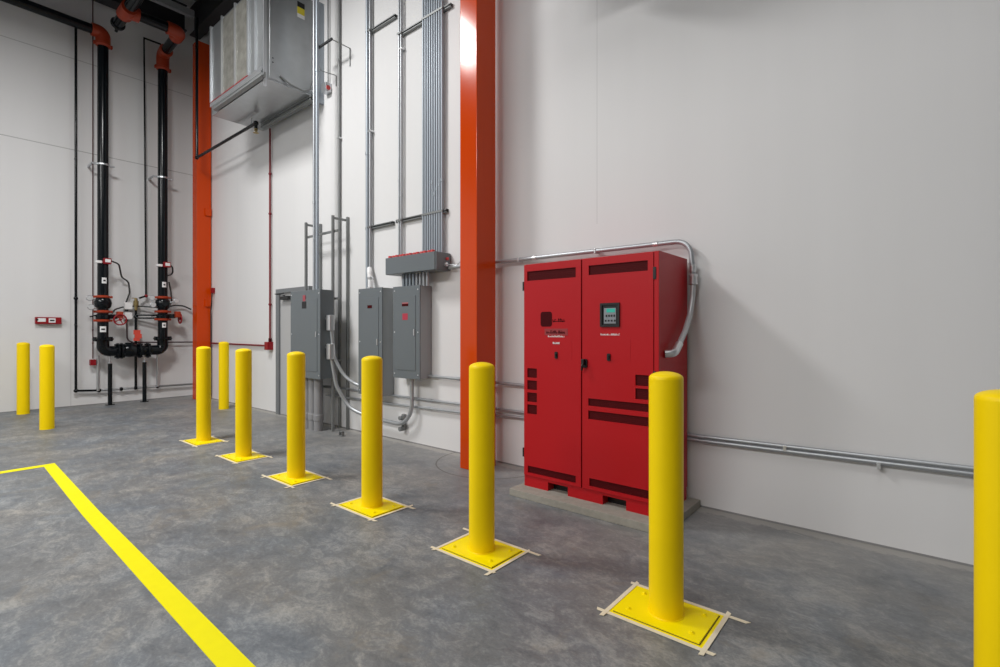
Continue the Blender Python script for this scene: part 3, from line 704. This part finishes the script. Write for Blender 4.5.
st = obj('warning_sticker', B(HX1 + 0.0115, HX1 + 0.014, 3.79, 3.905, 6.19, 6.29), 'sticker_yellow', ah, 'yellow and black sticker')
obj('sticker_top', B(HX1 + 0.0115, HX1 + 0.014, 3.79, 3.905, 6.29, 6.37), 'black', st)
obj('sticker_foot', B(HX1 + 0.0115, HX1 + 0.014, 3.79, 3.905, 6.135, 6.19), 'white', st)
obj('cable', T([(HX1 + 0.02, 3.52, 5.14), (HX1 + 0.05, 3.66, 5.06), (HX1 + 0.06, 3.86, 5.03), (HX1 + 0.05, 4.0, 5.12), (HX1 + 0.02, 4.06, 5.3)], 0.012, bend=0.1, seg=8), 'strut', ah)
each('rivet', [D((HX1 + 0.013, y, z), 0.010, 0.006, 'X', 10) for y, z in ((3.42, 5.36), (3.42, 5.30))], 'black', ah)
obj('wall_bracket', multi(B(-7.12, -7.065, 4.08, 4.2, 4.95, 6.5)), 'conduit_bank', ah)
# angle bracket and junction box on the wall beside the unit
ab = thing('strut_bracket', 'thin steel bracket arms standing out from the wall beside the hung air unit', 'bracket', (-6.5, 4.0, 5.9))
obj('bracket_bar', B(-6.80, -6.34, 3.88, 3.905, 5.545, 5.575, bevel=0.003), 'dark_steel', ab)
each('bracket_arm', [T([(-6.36, 3.89, 5.56), (-6.36, 4.19, 5.56), (-6.36, 4.19, 5.30)], 0.008, seg=8), T([(-6.80, 3.89, 5.56), (-6.80, 3.98, 5.30), (-6.72, 4.19, 5.28), (-6.72, 4.19, 5.12)], 0.007, seg=8)], 'strut', ab)
jb = thing('junction_box', 'small steel junction box with red bushing beside the hung air unit', 'junction box', (-6.91, 4.2, 5.1))
obj('box_body', B(-6.98, -6.85, 4.10, 4.198, 5.06, 5.20, bevel=0.005), 'galv', jb)
obj('knockout', lambda bm: disc(bm, (-6.846, 4.14, 5.12), 0.035, 0.012, 'X', 14), 'bushing', jb)

conduit([(-6.90, 4.165, 5.2), (-6.90, 4.165, 7.7)], 0.012, 'thin conduit rising from the small junction box beside the hung air unit', m='strut')

# ------------------------------------------------------------------ fire risers on the side wall
RX = -12.0
def pos(y): return (RX, y)
def ring(bm, y, z, r=0.113, h=0.055, x=RX):
    disc(bm, (x, y, z), r, h, 'Z', 28, 0.3)
    for s in (-1, 1): box(bm, x - 0.03, x + 0.03, y + s * 0.125 - 0.022, y + s * 0.125 + 0.022, z - h * 0.4, z + h * 0.4, bevel=0.008); 
    for s in (-1, 1): box(bm, x - 0.02, x + 0.02, y + s * 0.105 - 0.025, y + s * 0.105 + 0.025, z - h * 0.3, z + h * 0.3)
def flange(bm, c, axis, r=0.15, h=0.035, bolts=8):
    disc(bm, c, r, h, axis, 28, 0.1)
    c = Vector(c); U, V = {'Z': ((1, 0, 0), (0, 1, 0)), 'Y': ((1, 0, 0), (0, 0, 1)), 'X': ((0, 1, 0), (0, 0, 1))}[axis]
    for k in range(bolts):
        a = 2 * PI * (k + .5) / bolts
        disc(bm, c + (Vector(U) * math.cos(a) + Vector(V) * math.sin(a)) * r * 0.82, 0.018, h + 0.05, axis, 6)
PRAD = 0.087
def riser(y, zt, label, wheel_side, zs):
    t = thing('fire_riser', label, 'fire riser pipe', (RX, y, 1.27), 'fire risers')
    obj('pipe', T([(RX, y, 1.28), (RX, y, zt)], PRAD, seg=28), 'pipe', t)
    obj('pipe_flange', lambda bm: flange(bm, (RX, y, 1.275), 'Z', 0.165), 'pipe', t)
    v = obj('check_valve', lambda bm: (lathe(bm, [(0.10, -0.10), (0.125, -0.07), (0.14, 0), (0.125, 0.07), (0.10, 0.10)], (RX, y, zs['check']), 'Z', 28), disc(bm, (RX + 0.13, y, zs['check']), 0.06, 0.05, 'X', 18)), 'pipe', t)
    obj('butterfly_valve', lambda bm: (disc(bm, (RX, y, zs['fly']), 0.115, 0.10, 'Z', 24), box(bm, RX - 0.05, RX + 0.05, y + 0.10, y + 0.22, zs['fly'] - 0.035, zs['fly'] + 0.055, bevel=0.012), tube(bm, [(RX, y + 0.05, zs['fly'] + 0.08), (RX, y - 0.20, zs['fly'] + 0.0)], 0.012)), 'pipe', t)
    for key in ('c1', 'c2', 'c3'):
        obj('coupling', lambda bm: ring(bm, y, zs[key]), 'coupling', t, 'orange grooved coupling')
    # gear operator with hand wheel, turned to the room
    yw, zw = y + 0.24, zs['fly'] - 0.02
    if wheel_side:
        w = obj('hand_wheel', lambda bm: (torus(bm, (RX + 0.13, yw, zw - 0.03), 0.10, 0.013, 'X'), *[tube(bm, [(RX + 0.13, yw, zw - 0.03), (RX + 0.13, yw + 0.1 * math.cos(a), zw - 0.03 + 0.1 * math.sin(a))], 0.008, seg=8) for a in (0.5, 2.1, 3.6, 5.2)], disc(bm, (RX + 0.13, yw, zw - 0.03), 0.025, 0.03, 'X')), 'red_fire', t)
    else:
        w = obj('hand_wheel', lambda bm: (torus(bm, (RX + 0.05, yw + 0.06, zw - 0.02), 0.10, 0.013, 'Y'), *[tube(bm, [(RX + 0.05, yw + 0.06, zw - 0.02), (RX + 0.05 + 0.1 * math.cos(a), yw + 0.06, zw - 0.02 + 0.1 * math.sin(a))], 0.008, seg=8) for a in (0.5, 2.6, 4.7)], disc(bm, (RX + 0.05, yw + 0.06, zw - 0.02), 0.025, 0.03, 'Y')), 'red_fire', t)
    obj('gear_box', lambda bm: (box(bm, RX + 0.0, RX + 0.11, y + 0.20, y + 0.30, zs['fly'] - 0.02, zs['fly'] + 0.11, bevel=0.015),), 'coupling', t)
    fs = obj('flow_switch', lambda bm: (box(bm, RX + 0.05, RX + 0.16, y - 0.02, y + 0.10, zs['flow'] - 0.06, zs['flow'] + 0.05, bevel=0.008), disc(bm, (RX, y, zs['flow'] - 0.02), PRAD + 0.012, 0.04, 'Z')), 'red_fire', t, 'red flow switch')
    obj('switch_label', B(RX + 0.159, RX + 0.163, y + 0.0, y + 0.085, zs['flow'] - 0.03, zs['flow'] + 0.03), 'white', fs)
    obj('pipe_saddle', B(RX + 0.02, RX + 0.11, y - 0.13, y - 0.03, zs['flow'] - 0.05, zs['flow'] - 0.0, bevel=0.01), 'white_box', t)
    for z0, z1, a0, a1 in zs['labels']:
        lb = obj('pipe_label', lambda bm: arc_patch(bm, RX, y, PRAD, z0, z1, a0, a1), 'white', t, 'white pipe label')
        obj('label_print', lambda bm: [arc_patch(bm, RX, y, PRAD + 0.003, z0 + (z1 - z0) * f, z0 + (z1 - z0) * f + 0.03, a0 + 0.25, a1 - 0.2, th=0.001) for f in (0.35,)], 'black', lb)
    obj('pipe_clamp', lambda bm: (disc(bm, (RX, y, zs['clamp']), PRAD + 0.012, 0.035, 'Z'), box(bm, RX - 0.3, RX - 0.05, y - 0.18, y - 0.155, zs['clamp'] - 0.03, zs['clamp'] + 0.01), box(bm, RX - 0.02, RX + 0.02, y - 0.18, y + 0.18, zs['clamp'] - 0.015, zs['clamp'] + 0.015)), 'galv', t)
    for dy, dz in zs['gauges']:
        g = obj('gauge', lambda bm: (disc(bm, (RX + 0.10, y + dy, dz), 0.055, 0.03, 'X', 20), tube(bm, [(RX + 0.09, y + dy, dz), (RX + 0.05, y + dy * 0.6, dz - 0.03), (RX + 0.02, y + dy * 0.3, dz - 0.03)], 0.009, seg=8)), 'galv', t)
        obj('dial', lambda bm: disc(bm, (RX + 0.116, y + dy, dz), 0.045, 0.004, 'X', 20), 'dial', g)
    return t
A0, A1 = -0.75, 0.45
r1 = riser(2.475, 6.92, 'thick black fire riser pipe beside the red alarm box, topped by an orange elbow', True,
      dict(check=1.965, fly=1.70, c1=2.085, c2=1.80, c3=1.63, flow=2.77, clamp=4.62, labels=[(2.34, 2.45, -0.4, 0.45), (1.41, 1.52, -0.75, 0.35)], gauges=[(-0.22, 2.05), (-0.20, 1.88)]))
r2 = riser(3.465, 6.85, 'thick black fire riser pipe beside the orange corner column', False,
      dict(check=1.99, fly=1.73, c1=2.12, c2=1.83, c3=1.67, flow=2.80, clamp=4.60, labels=[(2.33, 2.44, -0.4, 0.45), (1.50, 1.60, -0.4, 0.4)], gauges=[(-0.22, 2.10), (0.22, 2.06), (-0.20, 1.96)]))
# tops of the risers
obj('top_elbow', T([(RX, 2.475, 6.92), (RX, 2.475, 7.15), (RX, 2.30, 7.15)], 0.118, bend=0.16, seg=24), 'coupling', r1, 'orange grooved elbow')
obj('coupling', lambda bm: (ring(bm, 2.475, 6.92, 0.125, 0.08),), 'coupling', r1)
obj('main_pipe', T([(RX, 2.31, 7.15), (RX, -3.0, 7.19)], PRAD, seg=24), 'pipe', r1)
obj('coupling', lambda bm: (ring(bm, 3.465, 6.86, 0.125, 0.08),), 'coupling', r2)
obj('top_elbow', T([(RX, 3.465, 6.86), (RX, 3.465, 7.15), (RX + 0.22, 3.455, 7.15)], 0.115, bend=0.15, seg=24), 'coupling', r2, 'orange grooved elbow')
obj('spool_pipe', T([(RX + 0.2, 3.455, 7.15), (-11.05, 3.42, 7.15)], PRAD, seg=24), 'pipe', r2)
obj('coupling', lambda bm: disc(bm, (RX + 0.24, 3.455, 7.15), 0.122, 0.07, 'X', 24, 0.3), 'coupling', r2)
obj('side_elbow', T([(-11.10, 3.42, 7.15), (-10.85, 3.415, 7.15), (-10.85, 3.20, 7.15)], 0.116, bend=0.15, seg=24), 'coupling', r2, 'orange grooved elbow')
obj('branch_pipe', T([(-10.85, 3.24, 7.15), (-10.85, 2.7, 7.15)], PRAD, seg=24), 'pipe', r2)
mp_ = thing('sprinkler_main', 'thick black pipe with orange coupling and capped end under the roof', 'sprinkler pipe', (-10.8, 2.6, 7.15))
obj('pipe', T([(-10.62, 2.58, 7.15), (-4.0, 2.58, 7.15)], PRAD + 0.01, seg=24), 'pipe', mp_)
obj('tee', lambda bm: (tube(bm, [(-11.02, 2.58, 7.15), (-10.68, 2.58, 7.15)], 0.122, seg=24), tube(bm, [(-10.85, 2.58, 7.15), (-10.85, 2.76, 7.15)], 0.12, seg=24)), 'coupling', mp_, 'orange grooved tee')
obj('capped_stub', lambda bm: (tube(bm, [(-11.0, 2.58, 7.15), (-11.42, 2.58, 7.15)], PRAD, seg=24), disc(bm, (-11.43, 2.58, 7.15), 0.115, 0.06, 'X', 24, 0.3), tube(bm, [(-11.45, 2.58, 7.10), (-11.56, 2.58, 7.06)], 0.025)), 'pipe', mp_)
# crossover at the bottom
cr = thing('crossover_pipe', 'black flanged pipe with elbows joining the feet of the two fire risers', 'pipe', (RX, 2.97, 1.04))
obj('pipe', T([(RX, 2.475, 1.26), (RX, 2.475, 1.04), (RX, 3.465, 1.04), (RX, 3.465, 1.26)], 0.10, bend=0.21, n=12, seg=28), 'pipe', cr)
for y in (2.705, 2.765, 3.06, 3.20):
    obj('pipe_flange', lambda bm: flange(bm, (RX, y, 1.04), 'Y', 0.155), 'pipe', cr)
obj('valve_body', lambda bm: (lathe(bm, [(0.10, -0.12), (0.13, -0.08), (0.14, 0), (0.13, 0.08), (0.10, 0.12)], (RX, 2.90, 1.05), 'Y', 24), disc(bm, (RX, 2.90, 1.17), 0.08, 0.06, 'Z')), 'pipe', cr)
for y, lab in ((2.584, 'black pipe stand under the elbow of the fire riser nearer the bollards'), (3.146, 'black pipe stand under the elbow of the fire riser nearer the corner column')):
    t = thing('pipe_stand', lab, 'pipe support', (RX, y, 0), 'pipe stands')
    obj('stand_post', T([(RX, y, 0), (RX, y, 0.80)], 0.036, seg=16), 'pipe', t)
    obj('foot_plate', lambda bm: disc(bm, (RX, y, 0.008), 0.075, 0.016, 'Z', 20), 'pipe', t)
    obj('saddle_screw', lambda bm: (tube(bm, [(RX, y, 0.80), (RX, y, 0.95)], 0.014, seg=10), disc(bm, (RX, y, 0.82), 0.035, 0.03, 'Z', 6)), 'galv', t)

def pipe_thing(name, pts, r, label, cat, m='pipe', bend=0.0, fittings=(), fm=None, group=None, clips=()):
    t = thing(name, label, cat, pts[0], group)
    obj('pipe', T(pts, r, bend=bend, seg=12), m, t)
    for f in fittings: obj('pipe_fitting', lambda bm: ball(bm, f, r * 1.7, seg=12), fm or m, t)
    for f in clips: obj('pipe_clip', B(WX, f[0] + r, f[1] - 0.012, f[1] + 0.012, f[2] - 0.01, f[2] + 0.01), 'dark_steel', t)
    return t
pipe_thing('drain_pipe', [(-12.22, 2.11, 7.15), (-12.22, 2.11, 0.30), (-12.22, 2.46, 0.275)], 0.021, 'thin black drain pipe dropping down the side wall then turning along it', 'pipe', bend=0.05,
           fittings=[(-12.22, 2.11, 2.05), (-12.22, 2.11, 0.30)], clips=[(-12.22, 2.11, 4.7), (-12.22, 2.11, 1.55)])
pipe_thing('galvanised_pipe', [(-12.22, 2.46, 0.275), (-12.22, 3.43, 0.27)], 0.022, 'pale galvanised pipe low on the side wall behind the pipe stands', 'pipe', m='galv', fittings=[(-12.22, 2.46, 0.275), (-12.22, 2.81, 0.27), (-12.22, 3.05, 0.27), (-12.22, 3.43, 0.27)], fm='pipe')
pipe_thing('drain_pipe', [(-12.22, 3.45, 0.27), (-12.22, 4.15, 0.265)], 0.02, 'short pipe low on the side wall ending at the corner column', 'pipe', m='strut')
pipe_thing('drain_riser', [(-12.2, 3.05, 0.27), (-12.2, 3.05, 1.95)], 0.024, 'black upright pipe between the two fire risers, carrying red tags', 'pipe', fittings=[(-12.2, 3.05, 1.72)])
for y, z1, lab in ((2.44, 0.95, 'thin galvanised pipe rising behind the crossover elbow farther from the column'), (3.43, 0.97, 'thin galvanised pipe rising behind the elbow by the corner column')):
    pipe_thing('galvanised_pipe', [(-12.2, y, 0.27), (-12.2, y, z1)], 0.026, lab, 'pipe', m='galv')
pipe_thing('test_pipe', [(-12.2, 3.487, 7.45), (-12.2, 3.19, 7.45), (-12.2, 3.225, 2.15), (-12.15, 3.10, 2.10)], 0.020, 'thin black pipe hanging between the fire risers with a bend at the top', 'pipe', fittings=[(-12.2, 3.225, 2.15)], fm='red_fire')
for z, lab in ((1.755, 'upper short black pipe from the upright pipe to the fire riser by the corner column'), (1.695, 'lower short black pipe from the upright pipe to the fire riser by the corner column')):
    pipe_thing('cross_pipe', [(-12.18, 3.06, z), (-12.05, 3.44, z)], 0.018, lab, 'pipe')
pipe_thing('fire_conduit', [(-12.2, 2.36, 7.9), (-12.2, 2.36, 0.90)], 0.009, 'thin dark red conduit running down the wall beside the fire riser near the alarm box', 'conduit', m='maroon', fittings=[(-12.2, 2.36, 1.45), (-12.2, 2.36, 1.2)])
rb = tag(obj('pull_box', B(-12.26, -12.16, 2.315, 2.405, 0.77, 0.88, bevel=0.006), 'red_fire'), 'small dark red box hanging low beside the nearer fire riser', 'junction box')
for z, lab in ((1.93, 'upper small white junction box between the fire risers'), (1.73, 'lower small white junction box between the fire risers')):
    t = thing('junction_box', lab, 'junction box', (-12.2, 2.9, z), 'white junction boxes')
    obj('box_body', B(-12.28, -12.16, 2.855, 2.985, z - 0.065, z + 0.075, bevel=0.006), 'white_box', t)
    each('cover_screw', [D((-12.158, 2.9 + s * 0.05, z + s * 0.05), 0.006, 0.004, 'X', 8) for s in (-1, 1)], 'galv', t)
    obj('conduit_nut', lambda bm: disc(bm, (-12.22, 2.9, z - 0.085), 0.03, 0.04, 'Z', 12), 'dark_steel', t)
bv = thing('relief_valve', 'small brass valve beside the white junction boxes', 'valve', (-12.15, 3.04, 2.0))
obj('valve_body', lambda bm: (disc(bm, (-12.15, 3.04, 1.99), 0.045, 0.10, 'Z', 14), disc(bm, (-12.15, 3.04, 2.06), 0.03, 0.06, 'Z', 6), disc(bm, (-12.15, 3.04, 1.90), 0.03, 0.10, 'Z', 12)), 'brass', bv)
obj('lever', B(-12.16, -12.14, 2.97, 3.05, 2.085, 2.10), 'brass', bv)
rt = thing('inspection_tag', 'cluster of red tags hanging from the upright pipe between the fire risers', 'tag', (-12.15, 3.08, 1.38))
obj('tag_card', multi(B(-12.165, -12.160, 3.0, 3.12, 1.36, 1.45), B(-12.160, -12.155, 3.02, 3.14, 1.28, 1.37), B(-12.165, -12.160, 3.0, 3.11, 1.23, 1.29)), 'tag', rt)
obj('tag_wire', T([(-12.16, 3.05, 1.45), (-12.17, 3.05, 1.52)], 0.004, seg=6), 'black', rt)
def cable(pts, r, label, m='cable', bend=0.12, name='cable'):
    return tag(obj(name, T(pts, r, bend=bend, n=6, seg=8), m), label, 'cable')
cable([(-11.88, 2.56, 2.78), (-11.98, 2.72, 2.74), (-12.14, 2.80, 2.50), (-12.2, 2.93, 2.42), (-12.22, 2.95, 2.20), (-12.22, 2.89, 2.0)], 0.015, 'black cable looping from the red flow switch of the nearer riser to the white boxes')
cable([(-11.88, 3.55, 2.80), (-11.95, 3.63, 2.76), (-12.05, 3.66, 2.62), (-11.98, 3.53, 2.58)], 0.015, 'short black cable loop at the flow switch of the riser by the corner column')
cable([(-11.98, 3.57, 2.45), (-12.02, 3.62, 2.25), (-12.05, 3.64, 2.05), (-12.1, 3.60, 1.92)], 0.015, 'black cable running down beside the riser by the corner column')
cable([(-12.1, 3.56, 1.93), (-12.2, 3.75, 1.98), (-12.22, 3.92, 1.97), (-12.2, 4.06, 1.90)], 0.015, 'black cable arching from the riser to the orange corner column')
cable([(-12.2, 2.96, 1.93), (-12.2, 3.15, 1.935), (-12.15, 3.4, 1.92)], 0.014, 'straight black cable from the white boxes to the riser by the corner column')
cable([(-12.0, 2.62, 1.78), (-12.15, 2.70, 1.86), (-12.2, 2.84, 1.91)], 0.015, 'short black cable from the red hand wheel to the white boxes')
pipe_thing('wall_conduit', [(-12.22, 2.90, 1.66), (-12.22, 2.91, 1.20), (-12.22, 4.10, 1.185)], 0.014, 'dark conduit from the white boxes curving along the side wall to the corner column', 'conduit', m=mat('dark_plum_conduit', (0.06, 0.03, 0.035), 0.4), bend=0.12)
# red alarm strip on the side wall
al = thing('alarm_module', 'slim red fire alarm box with two white labels on the side wall', 'alarm', (-12.28, 1.72, 1.61))
obj('housing', B(WX, -12.22, 1.545, 1.905, 1.56, 1.685, bevel=0.006), 'red_fire', al)
obj('label_plate', B(-12.22, -12.2165, 1.575, 1.685, 1.60, 1.665), 'white', al, 'white label')
l2 = obj('label_plate', B(-12.22, -12.2165, 1.725, 1.82, 1.585, 1.665), 'white', al, 'white label with dark print')
obj('label_print', B(-12.2166, -12.2155, 1.742, 1.805, 1.612, 1.638), 'black', l2)
obj('label_mark', lambda bm: disc(bm, (-12.2168, 1.568, 1.635), 0.018, 0.003, 'X', 14), 'black', al)
# sprinkler branch before the corner column
sb = thing('sprinkler_branch', 'thin black sprinkler pipe reaching from the corner column to under the hung air unit', 'sprinkler pipe', (-11.1, 3.8, 4.91))
obj('pipe', T([(-11.11, 3.8, 7.72), (-11.11, 3.8, 4.91), (-8.50, 3.8, 4.91), (-8.50, 3.8, 4.82)], 0.026, seg=14, bend=0.03), 'pipe', sb)
each('pipe_fitting', [lambda bm: ball(bm, (-8.50, 3.8, 4.91), 0.042), lambda bm: ball(bm, (-11.11, 3.8, 4.91), 0.038)], 'pipe', sb)
obj('sprinkler_head', lambda bm: (disc(bm, (-8.50, 3.8, 4.80), 0.03, 0.04, 'Z', 8), disc(bm, (-8.50, 3.8, 4.75), 0.045, 0.006, 'Z', 16), tube(bm, [(-8.50, 3.8, 4.80), (-8.50, 3.8, 4.75)], 0.01)), 'brass', sb)
obj('hanger_rod', T([(-8.66, 3.8, 4.93), (-8.66, 3.8, 5.03)], 0.006, seg=8), 'galv', sb)
# red conduits on the main wall
pipe_thing('fire_conduit', [(-8.76, 4.16, 5.0), (-8.76, 4.16, 1.24)], 0.016, 'thin red conduit dropping down the wall from under the hung air unit', 'conduit', m='red_conduit', fittings=[(-8.76, 4.16, 4.2), (-8.76, 4.16, 3.5), (-8.76, 4.16, 1.9)])
bx = thing('pull_box', 'small dark red box on the wall where two red conduits meet', 'junction box', (-8.78, 4.2, 1.17))
obj('box_body', B(-8.85, -8.72, 4.10, 4.2, 1.10, 1.24, bevel=0.006), 'red_fire', bx)
each('hub', [D((-8.88, 4.16, 1.17), 0.028, 0.07, 'X', 12), D((-8.76, 4.16, 1.27), 0.026, 0.07, 'Z', 12)], 'maroon', bx)
pipe_thing('fire_conduit', [(-11.40, 4.16, 1.175), (-8.9, 4.16, 1.17)], 0.016, 'thin red conduit running level along the wall to the corner column', 'conduit', m='red_conduit')
hb = thing('horn_box', 'small dark red device with a hanging cable beside the corner column', 'alarm', (-11.32, 4.2, 2.28))
obj('device_body', B(-11.36, -11.27, 4.14, 4.2, 2.22, 2.33, bevel=0.006), 'red_fire', hb)
obj('device_cable', T([(-11.31, 4.16, 2.22), (-11.30, 4.14, 2.02), (-11.39, 4.16, 1.82), (-11.41, 4.17, 1.6), (-11.41, 4.17, 0.05)], 0.012, bend=0.1, seg=8), 'cable', hb)

# unseen duct added in front of the main wall, sized to shade its top
dct = struct('trim_7', B(-2.45, 9.5, 3.30, 3.75, 4.58, 5.1, bevel=0.02), 'galv', label='unseen overhead duct added to shade the top of the wall', cat='duct')

# ------------------------------------------------------------------ lights: high-bay lamps under the roof
def area(name, loc, power, sx, sy, color=(1, 0.99, 0.98)):
    l = bpy.data.lights.new(name, 'AREA'); l.shape = 'RECTANGLE'; l.size = sx; l.size_y = sy
    l.energy = power; l.color = color
    o = bpy.data.objects.new(name, l); COL.objects.link(o); o.location = loc
    return o
area('high_bay_lamp', (-6.80, 0.60, 7.0), 290, 1.0, 1.3)
area('high_bay_lamp', (-0.5, 0.30, 7.0), 68, 1.6, 3.0)
area('high_bay_lamp', (-5.2, -6.5, 7.0), 980, 8.0, 3.0)   # a row of lamps farther back in the hall
w = bpy.data.worlds.new('World'); scene.world = w; w.use_nodes = True
w.node_tree.nodes['Background'].inputs['Color'].default_value = (0.5, 0.5, 0.5, 1)
w.node_tree.nodes['Background'].inputs['Strength'].default_value = 0.2

# ------------------------------------------------------------------ camera
cam = bpy.data.cameras.new('camera'); cam.sensor_width = 36; cam.lens = 18.0
cam.shift_y = -0.0035; cam.clip_start = 0.05
co = bpy.data.objects.new('camera', cam); COL.objects.link(co)
co.location = (0, 0, 1.45); co.rotation_euler = (PI / 2, 0, math.atan(418 / 500))
scene.camera = co

scene.view_settings.view_transform = 'Standard'; scene.view_settings.look = 'None'
scene.view_settings.exposure = 0.25; scene.view_settings.gamma = 1.0
scene.view_settings.use_curve_mapping = False
scene.cycles.use_denoising = True
scene.cycles.max_bounces = 10; scene.cycles.diffuse_bounces = 6
